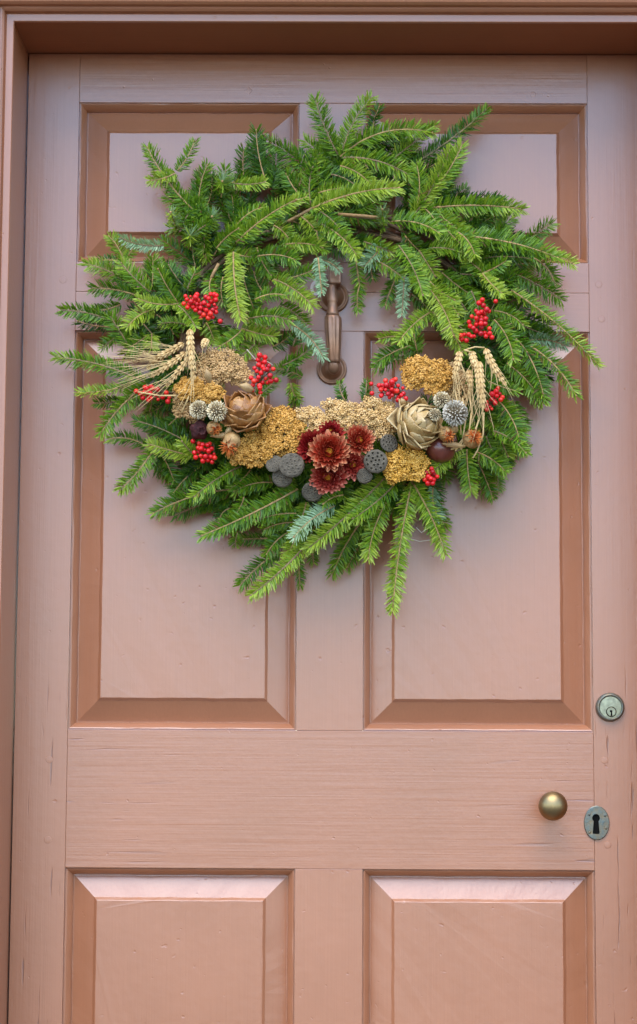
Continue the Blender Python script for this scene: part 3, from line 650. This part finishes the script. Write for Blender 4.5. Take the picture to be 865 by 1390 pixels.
# ---- artichokes
def artichoke(px, py, rx, ry, depth, axis, mat, label, nb=46, seed=0, wide=1.0):
    c = P(px, py, depth); s = S(depth); B = basis(axis, .4+seed); r_ = (rx+ry)/2*s
    mb = MB(); v = ICO2[0]*np.array([r_*.70, r_*.70, r_*.78]); mb.add([c+B @ Vector(q) for q in v], ICO2[1].tolist())
    core = mesh('artichoke', mb.v, mb.f, mat, wreath, True, c, label)
    mes = []
    for var in range(3):
        nu, nv = 6, 7; vs = []
        for j in range(nv):
            q = j/(nv-1); wd = .74*wide*(math.sin(math.pi*min(1, (q*.86+.16)))**.72)*(1 if q < .8 else (1-(q-.8)/.2*.55))
            for i in range(nu):
                u = (i/(nu-1)-.5)*2
                vs.append((u*wd*r_, -.15*r_+q*1.02*r_, r_*(.11*math.sin(q*math.pi*.9)-.22*u*u*wd/.56+(.34*max(0, q-.62)/.38*(1, -.25, .5)[var])+.02*math.sin(u*4+var*2+q*3))))
        fs = [[j*nu+i, j*nu+i+1, (j+1)*nu+i+1, (j+1)*nu+i] for j in range(nv-1) for i in range(nu-1)]
        # give the scale its thickness
        n0 = len(vs); vs += [(x, y, z-.07*r_) for x, y, z in vs]; fs += [[a+n0 for a in q[::-1]] for q in fs]
        rim = [i for i in range(nu)]+[j*nu+nu-1 for j in range(1, nv)]+[(nv-1)*nu+i for i in range(nu-2, -1, -1)]+[j*nu for j in range(nv-2, 0, -1)]
        fs += [[rim[k], rim[k]+n0, rim[(k+1) % len(rim)]+n0, rim[(k+1) % len(rim)]] for k in range(len(rim))]
        me = bpy.data.meshes.new('bract'); me.from_pydata(vs, [], fs); me.polygons.foreach_set('use_smooth', [True]*len(fs)); me.materials.append(mat); mes.append(me)
    for i in range(nb):
        q = (i+.5)/nb; th = math.acos(1-1.42*q); a = i*2.39996
        d_ = Vector((math.sin(th)*math.cos(a), math.sin(th)*math.sin(a), math.cos(th)))
        tang = (Vector((0, 0, 1))-d_*d_.z); tang = tang.normalized() if tang.length > .05 else Vector((0, 1, 0))
        lean = .21+.22*q+rng.normal(0, .06)
        yax = (tang*math.cos(lean)+d_*math.sin(lean)).normalized(); zax = (d_-yax*d_.dot(yax)).normalized(); xax = yax.cross(zax)
        rot = B @ Matrix((xax, yax, zax)).transposed() @ Matrix.Rotation(rng.normal(0, .16), 3, 'Z') @ Matrix.Rotation(rng.normal(0, .12), 3, 'Y')
        sc = (.50+.20*math.sqrt(q))*float(rng.normal(1, .11)); a += rng.normal(0, .16); lean += rng.normal(0, .10)
        pos = c+B @ (d_*r_*(.70+.10*q)-tang*r_*.42*sc)
        inst('bract', mes[i % 3], core, pos, rot, sc)
def bract_mat(name, lo, mid, hi, rough):
    m, n, l, b = mat_base(name)
    oi = node(n, 'ShaderNodeObjectInfo'); tc = node(n, 'ShaderNodeTexCoord'); nz = node(n, 'ShaderNodeTexNoise', i_Scale=3.0, i_Detail=5.0)
    mp = node(n, 'ShaderNodeMapping'); mp.inputs['Scale'].default_value = (130, 40, 60); l.new(tc.outputs['Object'], mp.inputs[0]); l.new(mp.outputs[0], nz.inputs['Vector'])
    ad = node(n, 'ShaderNodeMath', operation='MULTIPLY_ADD'); l.new(nz.outputs['Fac'], ad.inputs[0]); ad.inputs[1].default_value = .9; l.new(oi.outputs['Random'], ad.inputs[2])
    mr = node(n, 'ShaderNodeMapRange'); l.new(ad.outputs[0], mr.inputs[0]); mr.inputs[1].default_value = .1; mr.inputs[2].default_value = 1.7
    rp = ramp(n, [(0, lo), (.5, mid), (1, hi)]); l.new(mr.outputs[0], rp.inputs[0]); l.new(rp.outputs[0], b.inputs['Base Color'])
    bp = node(n, 'ShaderNodeBump', i_Strength=.45, i_Distance=.0015); l.new(nz.outputs['Fac'], bp.inputs['Height']); l.new(bp.outputs[0], b.inputs['Normal'])
    b.inputs['Roughness'].default_value = rough; return m
AR_B = bract_mat('brown_glossy_bract', (.12, .040, .008), (.32, .125, .028), (.50, .25, .08), .32); AR_G = bract_mat('olive_tan_bract', (.20, .110, .03), (.42, .255, .085), (.60, .44, .22), .40)
artichoke(332, 560, 28, 32, .112, (-.35, -.75, .75), AR_B, 'brown glossy dried artichoke at the left of the wreath', 46, 0)
artichoke(567, 577, 31, 36, .114, (.65, -.8, .25), AR_G, 'olive tan dried artichoke at the right of the wreath', 46, 1.3, 1.05)

# ---- strawflowers
PET_R = attr_mat('dark_red_petal', (.14, .004, .005), (.52, .075, .040), .45, .25, mid=(.30, .012, .012)); PET_O = attr_mat('rust_red_petal', (.22, .008, .005), (.80, .38, .18), .45, .25, mid=(.46, .045, .018))
PET_P = attr_mat('pink_red_petal', (.22, .008, .007), (.70, .25, .15), .45, .25, mid=(.42, .045, .028)); DISC = simple('orange_disc', (.80, .38, .03), .7, 0, .35, 500, .2, .5, (.60, .17, .012))
def strawflower(px, py, rpx, depth, axis, mat, label, rings=4, per=15):
    c = P(px, py, depth); s = S(depth); r_ = rpx*s; B = basis(axis, rng.uniform(0, 6))
    fo = empty('strawflower', c, label, None, None, wreath)
    vs = []; nv, nu = 6, 4
    for j in range(nv):
        q = j/(nv-1); wd = .21*(math.sin(math.pi*(.16+.74*q))**.6)*(1 if q < .82 else 1-(q-.82)/.18*.55)
        for i in range(nu):
            u = (i/(nu-1)-.5)*2; vs.append((u*wd, q, .10*u*u-.03+.16*q*q*q))
    fs = [[j*nu+i, j*nu+i+1, (j+1)*nu+i+1, (j+1)*nu+i] for j in range(nv-1) for i in range(nu-1)]
    me = bpy.data.meshes.new('petal'); me.from_pydata(vs, [], fs); me.polygons.foreach_set('use_smooth', [True]*len(fs)); me.materials.append(mat)
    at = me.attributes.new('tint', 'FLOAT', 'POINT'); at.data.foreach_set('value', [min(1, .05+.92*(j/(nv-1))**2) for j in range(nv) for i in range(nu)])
    iv = []; if_ = []; it_ = []
    for g in range(rings+2):
        el = R(6+14*g); n = max(10, per+6-2*g)
        for k in range(n):
            a = 2*math.pi*(k+.5*(g % 2))/n+rng.normal(0, .05); e2 = el+rng.normal(0, .10)
            ra = Vector((math.cos(a), math.sin(a), 0)); ya = ra*math.cos(e2)+Vector((0, 0, 1))*math.sin(e2); xa = Vector((-math.sin(a), math.cos(a), 0)); za = xa.cross(ya)
            if za.z < 0: xa = -xa; za = -za
            rot = B @ Matrix((xa, ya, za)).transposed(); L_ = r_*(.86-.095*g)*float(rng.normal(1, .06)); pos = c+B @ (ra*r_*.14+Vector((0, 0, g*.03*r_)))
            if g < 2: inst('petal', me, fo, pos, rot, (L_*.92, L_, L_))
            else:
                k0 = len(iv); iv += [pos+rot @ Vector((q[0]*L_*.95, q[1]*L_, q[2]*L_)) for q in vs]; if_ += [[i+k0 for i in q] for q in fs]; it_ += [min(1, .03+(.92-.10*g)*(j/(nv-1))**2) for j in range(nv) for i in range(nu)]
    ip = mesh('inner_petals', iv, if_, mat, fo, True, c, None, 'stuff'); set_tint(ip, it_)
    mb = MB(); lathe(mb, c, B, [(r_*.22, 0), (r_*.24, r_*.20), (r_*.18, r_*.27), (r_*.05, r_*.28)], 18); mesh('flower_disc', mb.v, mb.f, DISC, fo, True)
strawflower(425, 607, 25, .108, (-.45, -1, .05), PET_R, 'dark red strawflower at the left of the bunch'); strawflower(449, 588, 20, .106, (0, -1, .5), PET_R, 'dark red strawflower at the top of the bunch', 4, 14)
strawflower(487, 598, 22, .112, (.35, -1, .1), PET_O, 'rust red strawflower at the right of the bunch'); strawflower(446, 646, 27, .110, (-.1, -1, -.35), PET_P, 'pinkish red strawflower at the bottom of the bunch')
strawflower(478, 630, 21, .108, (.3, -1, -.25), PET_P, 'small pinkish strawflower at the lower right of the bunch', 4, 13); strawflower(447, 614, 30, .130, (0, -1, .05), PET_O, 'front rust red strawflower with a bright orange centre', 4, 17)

# ---- lotus pods
POD = simple('grey_lotus_pod', (.150, .120, .082), .9, 0, .35, 130, .1, .6, (.075, .060, .042))
def pod(px, py, rpx, depth, axis, label, holes=.045):
    c = P(px, py, depth); r_ = rpx*S(depth); B = basis(axis, rng.uniform(0, 3))
    hs = [(0, 0)]+[(.38*math.cos(a+.3), .38*math.sin(a+.3)) for a in np.arange(6)*math.pi/3]+[(.72*math.cos(a), .72*math.sin(a)) for a in np.arange(11)*2*math.pi/11]
    hs = [(x+rng.normal(0, .03), y+rng.normal(0, .03)) for x, y in hs]
    n, m = 72, 30; v = []; f = []
    for i in range(m+1):
        q = i/m
        for k in range(n):
            a = 2*math.pi*k/n; x, y = q*math.cos(a), q*math.sin(a)*.96
            z = .10*(1-q**2)-.10*max(0, q-.9)*5
            if holes:
                d_ = min(math.hypot(x-h[0], y-h[1]) for h in hs)
                z += -holes*max(0, min(1, (.09-d_)/.04))+.045*math.exp(-((d_-.135)/.035)**2)
            v.append(c+B @ (Vector((x, y, z))*r_))
    f = [[i*n+k, i*n+(k+1) % n, (i+1)*n+(k+1) % n, (i+1)*n+k] for i in range(m) for k in range(n)]
    k0 = len(v); prof = [(1.02, -.12), (1.0, -.2), (.85, -.5), (.55, -.85), (.22, -1.15)]
    for (q, z) in prof: v += [c+B @ (Vector((q*(1+.03*math.sin(9*2*math.pi*k/n))*math.cos(2*math.pi*k/n), q*math.sin(2*math.pi*k/n), z))*r_) for k in range(n)]
    f += [[m*n+k, m*n+(k+1) % n, k0+(k+1) % n, k0+k] for k in range(n)]
    f += [[k0+i*n+k, k0+i*n+(k+1) % n, k0+(i+1)*n+(k+1) % n, k0+(i+1)*n+k] for i in range(4) for k in range(n)]
    mesh('lotus_pod', v, f, POD, wreath, True, c, label)
pod(372, 629, 12, .112, (-.3, -1, .3), 'grey lotus pod, leftmost, touching the golden yarrow'); pod(396, 631, 17, .122, (0, -1, .15), 'grey lotus pod, larger one left of the strawflowers'); pod(383, 648, 14, .110, (-.2, -1, -.3), 'grey lotus pod under the two left ones')
pod(424, 668, 14, .104, (0, -1, -.5), 'grey lotus pod below the strawflowers'); pod(529, 601, 12.5, .112, (.35, -1, .2), 'small grey lotus pod with holes beside the green artichoke', .22)
pod(510, 626, 16, .122, (-.05, -1, .05), 'grey lotus pod with clearest round holes, right of the strawflowers', .24); pod(495, 646, 10.5, .114, (0, -1, -.2), 'smallest grey lotus pod, lower right of the strawflowers')

# ---- wheat
GRAIN = attr_mat('straw_wheat', (.26, .13, .035), (.74, .50, .22), .6, .3, mid=(.52, .315, .115)); STRAW = simple('straw_awn', (.58, .38, .15), .55, 0, .2, 80, .4, 0)
def wheat(x0, y0, x1, y1, wpx, depth, label, bend=0, awn=(0, 1), alen=50, spread=.35, nawn=22):
    wpx *= .80; s = S(depth); spread *= 1.6; p0, p2 = P(x0, y0, depth-.004), P(x1, y1, depth+.004); ch = p2-p0; L_ = ch.length
    pr = Vector((0, -1, 0)).cross(ch).normalized(); pm = (p0+p2)/2+pr*bend*s+Vector((0, -.006, 0))
    sp = bez(p0, pm, p2, 20); st = MB(); tube(st, sp, .0009, 5)
    w_ = mesh('wheat_ear', st.v, st.f, STRAW, wreath, True, p0, label)
    V, F = ICO2; vs = []; fs = []; tv = []; aw = MB(); nr = max(5, int(L_/.0066))
    for i in range(nr):
        q = (i+.6)/nr; c = Vector(sp[min(19, int(q*20))]).lerp(Vector(sp[min(20, int(q*20)+1)]), q*20-int(q*20)); t = (Vector(sp[min(20, int(q*20)+1)])-Vector(sp[min(19, int(q*20))])).normalized()
        side = t.cross(Vector((0, -1, 0))).normalized(); fr = side.cross(t).normalized()
        if fr.y > 0: fr = -fr
        ws = wpx*s*(.75+.25*math.sin(math.pi*min(1, q+.15)))*(1 if q < .85 else .8)
        for (sd, fw) in ((-1, .2), (1, .2), (-.45, .75), (.45, .75)):
            off = (.0022 if abs(sd) < .9 else 0)
            ax = (t+side*.50*sd+fr*.20*fw+Vector(rng.normal(0, .05, 3))).normalized(); Bm = basis(ax); cc = c+side*sd*ws*.52+fr*fw*ws*.5+t*off
            vv = V*np.array([ws*.33, ws*.28, ws*.80]); k = len(vs)
            vs += [cc+Bm @ Vector(g) for g in vv]; fs += (F+k).tolist(); tt = rng.normal(.52, .14); tv += list(np.clip(tt+V[:, 2]*.40, 0, 1))
    go = mesh('grains', vs, fs, GRAIN, w_, True, p0, None, 'stuff'); set_tint(go, tv)
    ad = Vector((awn[0], 0, -awn[1])).normalized()
    for i in range(int(nawn*.5)):
        q = rng.uniform(.15, 1); c = Vector(sp[int(q*20)])+Vector((rng.normal(0, .3)*wpx*s, -rng.uniform(0, .004), rng.normal(0, .3)*wpx*s))
        d_ = (ad+Vector((rng.normal(0, spread), -abs(rng.normal(0, .16)), rng.normal(0, spread)))).normalized(); al = alen*s*rng.uniform(.65, 1.1)
        e = c+d_*al; m_ = (c+e)/2+Vector((rng.normal(0, .003), -.002, rng.normal(0, .003)))
        tube(aw, bez(c, m_, e, 6), [.00046, .00044, .0004, .00036, .00030, .00022, .0001], 3)
    mesh('awns', aw.v, aw.f, STRAW, w_, True, p0, None, 'stuff')
wheat(250, 466, 204, 490, 7, .104, 'wheat ear pointing left, uppermost of the left bunch', 3, (-1, .0), 75, .10, 26); wheat(253, 478, 206, 511, 7, .108, 'wheat ear pointing left, below the uppermost one', 3, (-1, .32), 78, .12, 26)
wheat(257, 484, 226, 524, 6.5, .112, 'wheat ear pointing down left above the left berry spray', 3, (-.8, .75), 60, .16, 20); wheat(240, 470, 200, 500, 6, .098, 'wheat ear half hidden in the left bunch', 2, (-1, .15), 70, .10, 18)
wheat(258, 447, 263, 514, 8, .122, 'upright wheat ear below the upper left berries', -2, (-.15, 1), 55, .18, 22); wheat(281, 461, 276, 470, 7, .115, 'tiny wheat tip beside the upright ear', 0, (-.2, 1), 24, .2, 8)
wheat(659, 473, 686, 522, 7.5, .116, 'outermost right wheat ear, arching to the right', -5, (.25, 1), 42, .14, 20); wheat(650, 491, 656, 553, 9, .128, 'largest wheat ear at the right, hanging straight down', -2, (-.12, 1), 58, .14, 30)
wheat(640, 477, 646, 501, 7.5, .112, 'short wheat ear above the largest one', 0, (.05, 1), 70, .16, 16); wheat(637, 502, 639, 528, 7, .110, 'short wheat ear left of the largest one', 0, (-.05, 1), 70, .12, 16); wheat(624, 477, 616, 513, 7.5, .118, 'wheat ear over the tan yarrow at the right', 2, (.05, 1), 75, .12, 24)
for pts in ([(632, 475), (645, 471), (658, 472)], [(650, 570), (643, 590), (630, 606), (612, 610)], [(640, 560), (637, 585), (622, 604), (606, 606)], [(628, 540), (632, 570), (628, 600), (618, 612)], [(636, 530), (641, 560), (636, 590), (626, 610)], [(657, 560), (656, 590), (648, 612), (642, 622)], [(618, 530), (624, 560), (626, 590)], [(630, 475), (640, 478)],
            [(262, 514), (258, 535), (247, 560)], [(240, 537), (216, 537), (187, 532)]):
    mb = MB(); tube(mb, [P(x, y, .116) for x, y in pts], .0011, 6); mesh('straw_stem', mb.v, mb.f, STRAW, wreath, True)

# ---- safflowers, buds, seed heads
SAF_B = simple('tan_safflower_bud', (.50, .30, .11), .6, 0, .3, 120, .4, .2, (.30, .14, .04)); SAF_O = attr_mat('orange_safflower', (.34, .05, .010), (.72, .33, .07), .7, .2, mid=(.58, .11, .02))
def safflower(px, py, rpx, depth, axis, label, tuft=.95, nt=110):
    c = P(px, py, depth); r_ = rpx*S(depth); B = basis(axis); mb = MB()
    lathe(mb, c, B, [(r_*.25, -r_), (r_*.75, -r_*.7), (r_, -r_*.1), (r_*.85, r_*.45), (r_*.5, r_*.75), (r_*.3, r_*.8)], 14, lambda a, h: 1+.10*math.sin(a*7)); 
    for k in range(16):
        a = k*2.39996; e = .5+.07*k; d_ = B @ Vector((math.cos(a)*math.sin(e), math.sin(a)*math.sin(e), math.cos(e))); q0 = c+d_*r_*.8; ty = (B @ Vector((0, 0, 1))); ty = (ty-d_*ty.dot(d_)).normalized(); tx = ty.cross(d_)
        mb.add([q0-tx*r_*.28-ty*r_*.4, q0+tx*r_*.28-ty*r_*.4, q0+tx*r_*.22+ty*r_*.2+d_*r_*.22, q0-tx*r_*.22+ty*r_*.2+d_*r_*.22, q0+ty*r_*.55+d_*r_*.30], [[0, 1, 2, 3], [3, 2, 4]])
    so = mesh('safflower', mb.v, mb.f, SAF_B, wreath, True, c, label)
    v = []; f = []; tv = []
    for i in range(nt):
        a = rng.uniform(0, 6.28); e = rng.uniform(.1, 1.45); d_ = B @ Vector((math.cos(a)*math.sin(e), math.sin(a)*math.sin(e), math.cos(e))); u = d_.orthogonal().normalized()*r_*.07; b0 = c+B @ Vector((0, 0, r_*.6)); k = len(v); L_ = r_*tuft*rng.uniform(.7, 1.2)
        w2 = d_.cross(u)
        v += [b0-u, b0+u, b0+d_*L_*.6+u*1.1, b0+d_*L_*.6-u*1.1, b0+d_*L_, b0+w2, b0+d_*L_*.6+w2]; f += [[k, k+1, k+2, k+3], [k+3, k+2, k+4], [k+1, k+5, k+6, k+2], [k+5, k, k+3, k+6], [k+2, k+6, k+4], [k+6, k+3, k+4]]; tv += [.1, .1, .5, .5, 1, .2, .5]
    po = mesh('petals', v, f, SAF_O, so, False, c, None, 'stuff'); set_tint(po, np.clip(np.array(tv)*rng.uniform(.7, 1.2, len(tv)), 0, 1))
safflower(290, 581, 10, .118, (.5, -1, -.3), 'small orange safflower under the left globe thistles'); safflower(314, 599, 13, .116, (-.35, -.6, -1), 'tan safflower bud with an orange starry tuft at the left', 1.25, 90)
safflower(606, 589, 11, .122, (.35, -1, -.5), 'orange safflower touching the green artichoke'); safflower(641, 596, 13, .118, (.3, -1, .1), 'orange safflower under the right wheat ears', 1.0, 120)
BRN = simple('red_brown_pomegranate', (.20, .050, .028), .28, 0, .3, 50, .6, .1, (.11, .024, .014)); MAR = simple('maroon_seed_pod', (.085, .022, .018), .75, 0, .4, 160, .2, 1, (.035, .010, .010))
def pome(name, px, py, rpx, depth, axis, mat, label):
    c = P(px, py, depth); r_ = rpx*S(depth); B = basis(axis); mb = MB()
    n = 14; prof = [(r_*math.sin(math.pi*k/n)*(1+.02*math.sin(k)), -r_*math.cos(math.pi*k/n)*.95) for k in range(1, n-1)]
    prof += [(r_*.30, r_*.98), (r_*.36, r_*1.12), (r_*.42, r_*1.22), (r_*.34, r_*1.18), (r_*.22, r_*1.0)]
    lathe(mb, c, B, prof, 24, lambda a, h: 1+(.10 if name == 'seed_pod' else .02)*math.sin(5*a+h*90)+(.16*math.sin(6*a) if h > r_*1.1 else 0)); mesh(name, mb.v, mb.f, mat, wreath, True, c, label)
pome('pomegranate', 598, 608, 21, .094, (.6, -.6, .5), BRN, 'red brown dried pomegranate under the green artichoke'); pome('seed_pod', 271, 584, 13, .108, (.3, -1, -.2), MAR, 'dark maroon seed pod under the left globe thistles')
# dry leaf scraps
LEAF = simple('dry_tan_leaf', (.46, .30, .12), .6, 0, .3, 60, .4, .3, (.32, .18, .07))
def leaf(x0, y0, x1, y1, wpx, depth):
    p0, p1 = P(x0, y0, depth), P(x1, y1, depth+.006); t = (p1-p0); sd = t.cross(Vector((0, -1, 0))).normalized(); v = []; nv, nu = 7, 4; th = .0006
    for off in (0, th):
        for j in range(nv):
            q = j/(nv-1); w_ = wpx*S(depth)*math.sin(math.pi*(.08+.9*q))
            for i in range(nu): u = (i/(nu-1)-.5)*2; v.append(p0+t*q+sd*u*w_+Vector((0, -.005*math.sin(q*3)+.004*u*u+off, 0)))
    m = nv*nu; f = [[j*nu+i, j*nu+i+1, (j+1)*nu+i+1, (j+1)*nu+i] for j in range(nv-1) for i in range(nu-1)]; f += [[a+m for a in q[::-1]] for q in f]
    mesh('dry_leaf', v, f, LEAF, wreath, True)
leaf(322, 590, 285, 592, 4, .112); leaf(345, 530, 325, 522, 6, .110); leaf(318, 575, 305, 590, 4, .115); leaf(622, 585, 612, 578, 6, .116); leaf(596, 575, 612, 600, 4, .118); leaf(632, 606, 600, 602, 4, .117); leaf(548, 552, 545, 540, 5, .108); leaf(285, 520, 280, 500, 5, .125)
# loose loops of thread hanging low on the wreath, and the ribbon tie by the knocker
THR = simple('pale_thread', (.62, .50, .36), .6, 0, .1, 50, .3, 0)
for pts in ([(565, 716), (572, 723), (578, 719), (578, 714)], [(556, 731), (570, 735), (585, 733), (592, 727)], [(352, 478), (362, 490), (371, 496)], [(335, 474), (347, 488), (353, 505)]):
    mb = MB(); q = [P(x, y, .05 if y > 600 else .09) for x, y in pts]; tube(mb, [a for i in range(len(q)-1) for a in (q[i], (q[i]+q[i+1])/2)]+[q[-1]], .0005, 5); mesh('thread', mb.v, mb.f, THR, wreath, True)
RIB = simple('pale_ribbon', (.50, .40, .36), .7, 0, .1, 50, .3, 0)
mb = MB(); lp = []
for i in range(21):
    a = 2*math.pi*i/20; lp.append(P(429+5.5*math.cos(a), 391+8*math.sin(a), .05))
v = []; 
for q in lp:
    c0 = lp[0].lerp(lp[10], .5); d_ = (q-c0).normalized(); v += [q+d_*.0022, q-d_*.0022, q-d_*.0022+Vector((0, .0012, 0)), q+d_*.0022+Vector((0, .0012, 0))]
mesh('ribbon_loop', v, [[i*4+j, i*4+(j+1) % 4, (i+1)*4+(j+1) % 4, (i+1)*4+j] for i in range(20) for j in range(4)], RIB, wreath)
print('sprigs', nsprig[0])
